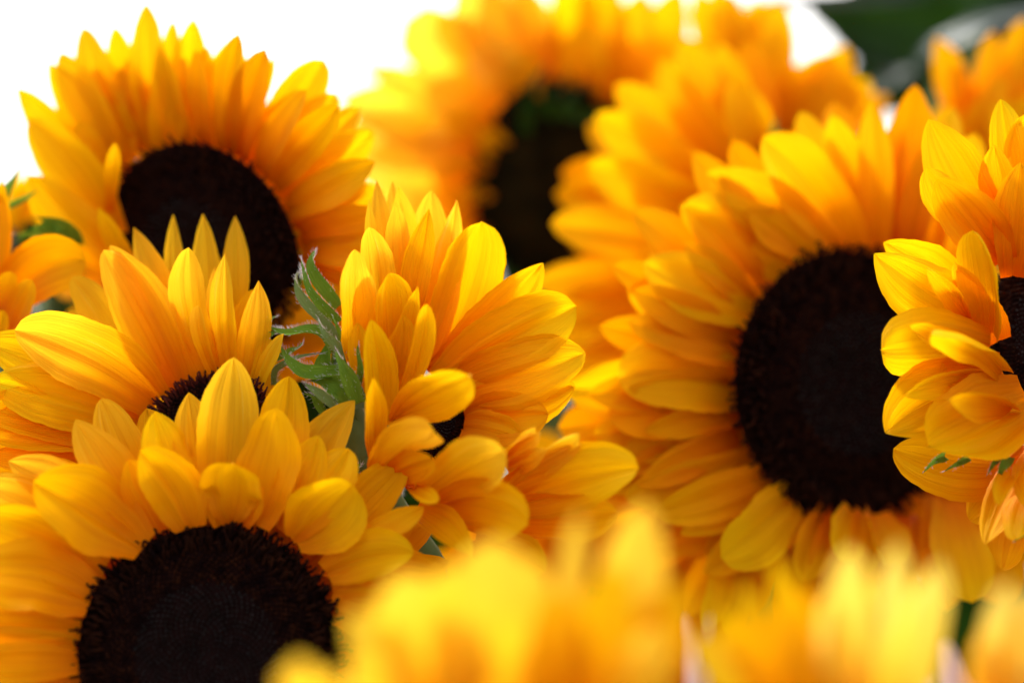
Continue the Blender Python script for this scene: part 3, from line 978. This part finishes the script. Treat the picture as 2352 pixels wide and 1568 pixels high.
f7.petals([
    (400, 600, -210, 560, 240, 0), (400, 700, -230, 690, 260, 0, dict(mat=M_PET_SHADE)), (420, 780, -220, 820, 260, 0), (440, 850, -120, 960, 240, 0, dict(mat=M_PET_SHADE)), (500, 900, 0, 1100, 240, 0, dict(mat=M_PET_SHADE)),
    (470, 300, 60, 130, 190, 3),
    (440, 370, 8, 225, 220, 2, dict(bend=14)),
    (420, 420, 40, 330, 180, 3, dict(mat=M_PET_SHADE)),
    (400, 560, -28, 520, 235, 3, dict(rnd=.5, bend=28)),
    (400, 500, 20, 420, 160, 1, dict(mat=M_PET_SHADE)),
    (400, 620, -60, 650, 190, 2, dict(mat=M_PET_SHADE)),
    (400, 700, -110, 715, 190, 1),
    (430, 780, -130, 850, 190, 1, dict(mat=M_PET_SHADE)),
    (450, 800, 0, 930, 150, 2, dict(bend=-20)),
    (520, 850, 100, 990, 150, 3, dict(bend=-16, mat=M_PET_SHADE)),
    (560, 890, 190, 1060, 110, 3),
    (600, 905, 330, 1140, 195, 2, dict(rnd=.5, bend=-18, cup=.2, wb=.4, zt=.008)),
    (660, 950, 270, 1190, 150, 2, dict(mat=M_PET_SHADE)),
    (690, 980, 600, 1220, 120, 2, dict(mat=M_PET_SHADE)),
    (740, 980, 650, 1280, 120, 1, dict(mat=M_PET_SHADE)),
    (780, 980, 740, 1150, 130, 4, dict(rnd=.5)),
    (860, 990, 905, 1165, 130, 4, dict(rnd=.5, roll=.5, cup=.7)),
    (820, 990, 820, 1200, 110, 3),
    (960, 1010, 970, 1200, 110, 2, dict(mat=M_PET_SHADE)),
    (1010, 1010, 1020, 1220, 90, 3, dict(mat=M_PET_SHADE)),
    (1110, 960, 1190, 1292, 185, 5, dict(rnd=.48, vm=.6, bend=6, cup=.3)),
    (1120, 930, 1330, 1300, 220, 1, dict(mat=M_PET_SHADE)),
    (1080, 960, 1100, 1320, 160, 1, dict(mat=M_PET_SHADE)),
    (400, 1130, 370, 1420, 110, 1),
    (350, 1130, 275, 1400, 90, 2, dict(mat=M_PET)),
    (500, 1000, 400, 1350, 150, 0, dict(mat=M_PET_SHADE)),
    (800, 1000, 780, 1380, 160, 0, dict(mat=M_PET_SHADE)),
    (1150, 880, 1400, 1150, 200, 0, dict(mat=M_PET_SHADE)),
], reg=R8)

# ================================================================== F8  right edge flower
f8 = Flower('sunflower cut by the right edge with crumpled curling petals overlapping the big dark centre', R8, 1490, 355, 0.660, (-0.76, -0.64, 0.05), 320,
            plane=(-0.12, -1, 0.0), hi=True)
f8.disc(1400, dome=0.15, rim='FORK', h=.03, rimh=.05)
f8.calyx(8)
f8.petals([
    (2330, 1330, 2290, 1000, 200, 0, dict(mat=M_PETO)), (2290, 1330, 2230, 1050, 180, 0, dict(mat=M_PETO)), (2400, 1330, 2400, 980, 220, 0),
    (2230, 1250, 1848, 625, 280, 1, dict(bend=-20, rnd=.8)),
    (2300, 1300, 2190, 755, 200, 2, dict(bend=-12)),
    (2340, 1200, 2225, 520, 190, 0),
    (2400, 1250, 2350, 600, 220, 1),
    (2190, 1250, 1835, 880, 190, 2, dict(bend=-40, vm=.6, wb=.7)),
    (2240, 1370, 1890, 935, 270, 4, dict(rnd=.62, bend=16, mat=M_PETO, cup=.3)),
    (2290, 1450, 2330, 850, 220, 3, dict(mat=M_PETO)),
], reg=R3)
f8.petals([
    (1210, 300, 885, 60, 150, 1, dict(rnd=.8, bend=24)),
    (1230, 350, 853, 98, 200, 3, dict(rnd=.85, bend=-18)),
    (1250, 380, 1190, 18, 125, 5, dict(rnd=.45, bend=18, cup=.8, vm=.6)),
    (1250, 330, 1130, 130, 80, 4),
    (1280, 400, 1150, 200, 150, 2, dict(mat=M_PETO)),
    (1240, 420, 878, 430, 215, 5, dict(rnd=.42, bend=10, vm=.6, cup=-.5)),
    (1300, 510, 1075, 375, 95, 8, dict(rnd=.4, bend=26, vm=.7, cup=.9, twist=1.6, curl=.2)),
    (1290, 480, 1080, 520, 150, 4, dict(mat=M_PETO)),
    (1270, 560, 892, 712, 230, 5, dict(rnd=.75, bend=44, cup=.35)),
    (1390, 590, 1040, 752, 270, 7, dict(rnd=.52, bend=-8, mat=M_PETO, cup=.4, vm=.5)),
    (1340, 830, 920, 765, 200, 2, dict(mat=M_PETO, bend=-36, rnd=.6)),
    (1390, 760, 1232, 1092, 130, 6, dict(mat=M_PETO, rnd=.8)),
    (1420, 820, 1330, 1080, 120, 7, dict(mat=M_PETO)),
    (1180, 330, 1035, 150, 70, 5, dict(cup=.8, rnd=.7, bend=14)),
    (1260, 520, 960, 585, 90, 7, dict(cup=.8, bend=18, roll=.7)),
    (1250, 440, 975, 345, 80, 6, dict(cup=.9, bend=-18, roll=-.6)),
    (1330, 640, 1110, 600, 100, 9, dict(cup=.7, bend=12, roll=.6, mat=M_PETO)),
    (1370, 800, 1280, 960, 70, 8, dict(cup=.8, bend=10)),
    (1300, 900, 1180, 1010, 120, 1, dict(mat=M_PET_SHADE)),
    (1360, 950, 1290, 1180, 150, 1, dict(mat=M_PET_SHADE)),
    (1440, 700, 1390, 980, 150, 7, dict(mat=M_PETO)),
])
for pts, wd, zz in [(((1100, 790), (1065, 805), (1018, 850)), 34, .0155), (((1180, 795), (1140, 815), (1088, 846)), 26, .0165), (((1320, 790), (1290, 830), (1268, 895)), 40, .0165),
                    (((1280, 800), (1260, 820), (1238, 862)), 20, .0165), (((1080, 500), (1040, 505), (1000, 512)), 22, .010), (((1400, 1020), (1370, 1050), (1328, 1088)), 30, .022)]:
    f8.bract(pts, wd, z=zz, hair=20)

# ================================================================== F14 left edge
f14 = Flower('orange sunflower cut by the left edge at mid height with drooping round petal', R1, -120, 1500, 0.690, (-0.2, -0.9, 0.1), 170, plane=(0, -1, 0), mat=M_PETO)
f14.disc(200)
f14.calyx(6)
f14.petals([
    (30, 1580, 455, 1370, 300, 3, dict(rnd=.5, bend=-75, cup=.3, vm=.6)),
    (-10, 1540, 8, 940, 90, 2, dict(bend=12)),
    (-80, 1550, -60, 900, 200, 1),
    (-30, 1640, 60, 1420, 110, 4, dict(rnd=.4)),
    (30, 1760, 170, 1465, 130, 5, dict(rnd=.5)),
    (-60, 1900, 20, 1620, 110, 4, dict(mat=M_PET)),
])
for pts, wd in [(((-60, 1130), (30, 1010), (122, 845)), 90), (((20, 1090), (130, 1040), (210, 985)), 40), (((380, 1330), (250, 1230), (60, 1230)), 130),
                (((330, 1250), (230, 1180), (60, 1280)), 60), (((400, 1290), (330, 1180), (170, 1130)), 120), (((120, 1350), (200, 1300), (290, 1170)), 60)]:
    f14.bract(pts, wd, z=-.005)
f15 = Flower('small patch of pale blurred sunflower showing behind the left edge stalks', R1, 20, 1130, 0.79, (0, -1, 0.1), 110, plane=(0, -1, 0), blurred=True)
f15.calyx(4)
f15.petals([(60, 1150, 130, 900, 140, 0), (100, 1150, 210, 930, 110, 0), (120, 1200, 270, 1000, 110, 0), (60, 1250, 60, 980, 130, 1), (120, 1250, 260, 1230, 120, 0), (60, 1200, 210, 1260, 140, 0)])

# ================================================================== foreground blurred flowers
f11 = Flower('huge out of focus yellow sunflower nearest the lens at bottom centre', R7, 1250, 2200, 0.505, (0, -0.8, 0.6), 560, mat=M_PETB, blurred=True, plane=(0, -1, 0.15))
f11.disc(400)
f11.calyx(8)
f11.petals([
    (1100, 1800, 1235, 760, 560, 1, dict(rnd=.6)),
    (950, 1800, 700, 960, 480, 1, dict(rnd=.5)),
    (880, 1850, 440, 1160, 330, 1, dict(rnd=.5)),
    (800, 1900, 430, 1380, 260, 0),
    (1350, 1800, 1440, 880, 330, 0),
    (1550, 1850, 1682, 620, 165, 0, dict(vm=.6)),
    (1750, 1900, 2060, 570, 390, 0, dict(rnd=.62)),
    (1700, 1850, 1900, 900, 330, 1, dict(mat=M_PET)),
    (1600, 1850, 1560, 1050, 330, 1, dict(mat=M_PET)),
    (1850, 1950, 2250, 1000, 330, 0, dict(mat=M_PETO)),
    (1000, 1850, 950, 920, 330, 0),
    (1850, 1950, 2120, 1250, 330, 2),
])
f16 = Flower('blurred yellow petal tips of a low sunflower in front of the lower dark centre', R7, 230, 1900, 0.49, (0, -0.8, 0.6), 200, blurred=True, mat=M_PETB, plane=(0, -1, 0.1))
f16.calyx(4)
f16.petals([(230, 1800, 120, 1420, 200, 1), (260, 1850, 340, 1480, 130, 0), (180, 1850, 30, 1500, 120, 0), (300, 1850, 450, 1560, 160, 0)])
f12 = Flower('out of focus sunflower nearest the lens at bottom right with a row of upright petals', R8, 850, 1950, 0.52, (0, -0.8, 0.6), 300, mat=M_PETC, blurred=True, plane=(0, -1, 0.15))
f12.disc(300)
f12.calyx(8)
f12.petals([
    (700, 1750, 510, 1130, 130, 0, dict(mat=M_PET)),
    (650, 1750, 400, 1240, 130, 0, dict(mat=M_PET)),
    (720, 1750, 620, 1230, 110, -1, dict(mat=M_PET_SHADE)),
    (760, 1700, 770, 1100, 150, 2),
    (850, 1700, 940, 1085, 130, 2),
    (930, 1700, 1085, 1150, 160, 2),
    (820, 1700, 855, 1200, 130, -2, dict(mat=M_PET)),
    (900, 1700, 1010, 1200, 110, -2, dict(mat=M_PET)),
    (620, 1800, 330, 1330, 150, 0, dict(mat=M_PET)),
    (600, 1800, 230, 1400, 160, 0, dict(mat=M_PETL)),
    (700, 1800, 560, 1330, 150, 1, dict(mat=M_PET)),
    (780, 1800, 690, 1260, 130, 2),
])
f13 = Flower('out of focus petals of a sunflower cut by the bottom right corner', R8, 1420, 1850, 0.52, (0, -0.8, 0.6), 200, mat=M_PETC, blurred=True, plane=(0, -1, 0.15))
f13.calyx(4)
f13.petals([(1290, 1750, 1310, 1220, 150, 1, dict(bend=-10)), (1250, 1750, 1235, 1370, 120, 1, dict(mat=M_PET)), (1380, 1750, 1385, 1250, 150, 1), (1440, 1750, 1460, 1290, 160, 0, dict(mat=M_PET)), (1330, 1750, 1345, 1330, 120, 0, dict(mat=M_PET_SHADE))])


def paper(label, x0, x1, y0, y1, d, bulge):
    """curled sheet of wrapping paper with real thickness"""
    c = P(R8[0] + (x0 + x1) / 2 * R8[2], R8[1] + y1 * R8[2], d)
    o = []
    nu, nv = 14, 12
    for side in (0, 1):
        for i in range(nv):
            for j in range(nu):
                u, v = j / (nu - 1), i / (nv - 1)
                x = x0 + (x1 - x0) * u
                y = y1 + (y0 - y1) * v * (0.85 + 0.15 * math.sin(u * 7 + 1))
                p = P(R8[0] + x * R8[2], R8[1] + y * R8[2], d)
                p = p + np.array([0, bulge * (2 * u - 1) ** 2 + 0.0008 * math.sin(v * 9 + u * 5) + side * 0.0002, 0])
                o.append(p - c)
    n = nu * nv
    f = list(grid_faces(nv, nu)) + [(a + n, d_ + n, c_ + n, b_ + n) for a, b_, c_, d_ in grid_faces(nv, nu)]
    ob = mesh_obj('wrapping_paper', o, f, M_PAPER)
    ob.location = c
    ob['label'] = label
    ob['category'] = 'paper'
    ob['group'] = 'scraps of wrapping paper'


paper('pale pink wrapping paper between the two nearest flowers in the bottom right corner', 1100, 1260, 1430, 1900, .575, .006)
paper('pink edge of wrapping paper between the nearest flower and the next one to its right', 215, 300, 1340, 1900, .575, .005)


# ================================================================== leaves
def leaf_blade(B, M, T, W, U=(0, -1, .3), parent=None, origin=None, cup=.15, roll=0.0, rnd=.7, vm=.3, name='leaf', mat=None):
    g = blade(np.array(B), np.array(M), np.array(T), unit(np.array(U, dtype=float)), W, nv=24, nu=13, wb=.25, vm=vm, rnd=rnd, cup=cup, roll=roll, ridge=.8, ruffle=.06)
    return mesh_obj(name, np.asarray(g[0]) - np.array(origin), g[1], mat or M_LEAF, parent, g[2])


def stalk(label, base_px, reg, d, leaves, cat='leafy stalk'):
    ox, oy, k = reg
    q = lambda x, y, dd=0: P(ox + x * k, oy + y * k, d + dd)
    b = q(*base_px)
    o = root('leafy_stalk', tuple(b), label, cat)
    l0 = leaves[0]
    top = q(l0[0], l0[1], l0[7])
    path = [top + (b - top) * t for t in np.linspace(0, .8, 4)] + [b + (np.array([b[0], b[1], GROUND_Z]) - b) * t for t in np.linspace(0.02, 1, 8)]
    mesh_obj('stem', tube(np.array(path) - b, .0045, 8)[0], gfaces(12, 8, True), M_STEM, o)
    for k_, (bx, by, mx, my, tx, ty, w, dd, roll) in enumerate(leaves):
        leaf_blade(q(bx, by, dd), q(mx, my, dd - .01), q(tx, ty, dd - .01), w * k * K * d, parent=o, origin=b, roll=roll, mat=M_LEAF2 if k_ % 3 == 2 else None)
    return o


stalk('dark green leaves on a stalk in the upper right corner behind the flowers', (1900, 500), R3, .86, [
    (2150, 190, 1750, 170, 1215, 45, 400, .0, .2),
    (2050, 400, 1700, 330, 1355, 190, 320, .01, -.3),
    (1850, -25, 1350, 5, 850, 20, 75, -.02, .7),
    (2500, 100, 2200, 0, 1750, -60, 300, .02, -.4),
    (1900, 500, 1650, 480, 1440, 330, 200, .02, .3),
    (1780, 330, 1990, 120, 2480, 60, 190, -.02, .8),
    (2200, -100, 2300, 0, 2450, 300, 420, .03, 0),
    (2050, 560, 1800, 520, 1400, 520, 300, .04, -.2),
    (1480, 560, 1580, 420, 1800, 350, 130, .0, .6),
    (1900, 560, 2150, 480, 2450, 420, 380, .04, .2),
    (1950, 330, 1650, 280, 1330, 190, 240, .03, -.1),
    (2500, 60, 2250, 80, 1880, 330, 260, .02, .5),
    (2600, 200, 2050, 250, 1430, 210, 560, .06, .1),
    (2500, 500, 2000, 480, 1400, 400, 460, .06, .1),
    (2300, -120, 1900, -50, 1300, 10, 260, .05, .1),
])
stalk('dark leaves in the shade between the centre flower and the right flowers', (1350, 1500), R2, .87, [
    (1350, 1550, 1150, 1300, 1000, 900, 380, .0, .3),
    (1400, 1550, 1450, 1200, 1500, 800, 420, .005, -.2),
    (1350, 1550, 1250, 1300, 1250, 900, 380, .01, 0.1),
])
stalk('dark leaves low in the gap between the two left flowers and the centre flower', (330, 1500), R5, .70, [
    (330, 1600, 330, 1400, 250, 1200, 240, .0, .2),
    (330, 1600, 420, 1450, 480, 1250, 220, .0, .2),
    (560, 1900, 650, 1800, 800, 1720, 200, .0, .2),
    (700, 2000, 760, 1900, 900, 1850, 200, .0, .2),
    (500, 2050, 700, 1950, 1000, 1950, 300, .02, .2),
    (600, 1700, 750, 1650, 1000, 1600, 260, .03, .2),
    (1050, 2050, 950, 1900, 800, 1750, 300, .03, -.2),
])
stalk('dark leaves under the right edge flower behind the lower petals', (1200, 1400), R8, .76, [
    (1200, 1500, 1150, 1350, 1150, 1150, 260, .0, .2),
    (1100, 1500, 950, 1350, 850, 1200, 260, .0, .2),
    (1300, 1500, 1350, 1350, 1367, 1200, 260, .0, .2),
    (800, 1500, 600, 1350, 450, 1200, 300, .0, .2),
    (500, 1500, 300, 1300, 100, 1150, 300, .0, .2),
])
f17 = Flower('low shaded sunflower mostly hidden under the centre flower and behind the nearest blurred one', FULL, 1390, 1470, 0.745, (0, -.95, .3), 130, plane=(0, -1, 0.1), mat=M_PETO)
f17.disc(300)
f17.calyx(8)
f17.ring(30, .042, 0, 360, lift=-.05, wid=.42)
f17.petals([(1350, 1350, 1240, 1090, 110, 1), (1400, 1350, 1340, 1060, 110, 2), (1440, 1350, 1450, 1100, 110, 1), (1480, 1370, 1540, 1120, 110, 2), (1320, 1380, 1150, 1180, 110, 1), (1500, 1400, 1620, 1200, 110, 1), (1300, 1420, 1080, 1280, 110, 1)])

stalk('dark leaves behind the drooping petal at the left edge', (300, 1500), R1, .76, [
    (300, 1650, 330, 1500, 400, 1350, 300, .0, .2),
    (250, 1500, 200, 1300, 150, 1150, 260, .0, -.2),
    (100, 1500, 50, 1300, -30, 1150, 200, .0, .3),
    (450, 1600, 420, 1400, 330, 1180, 320, .015, .1),
])
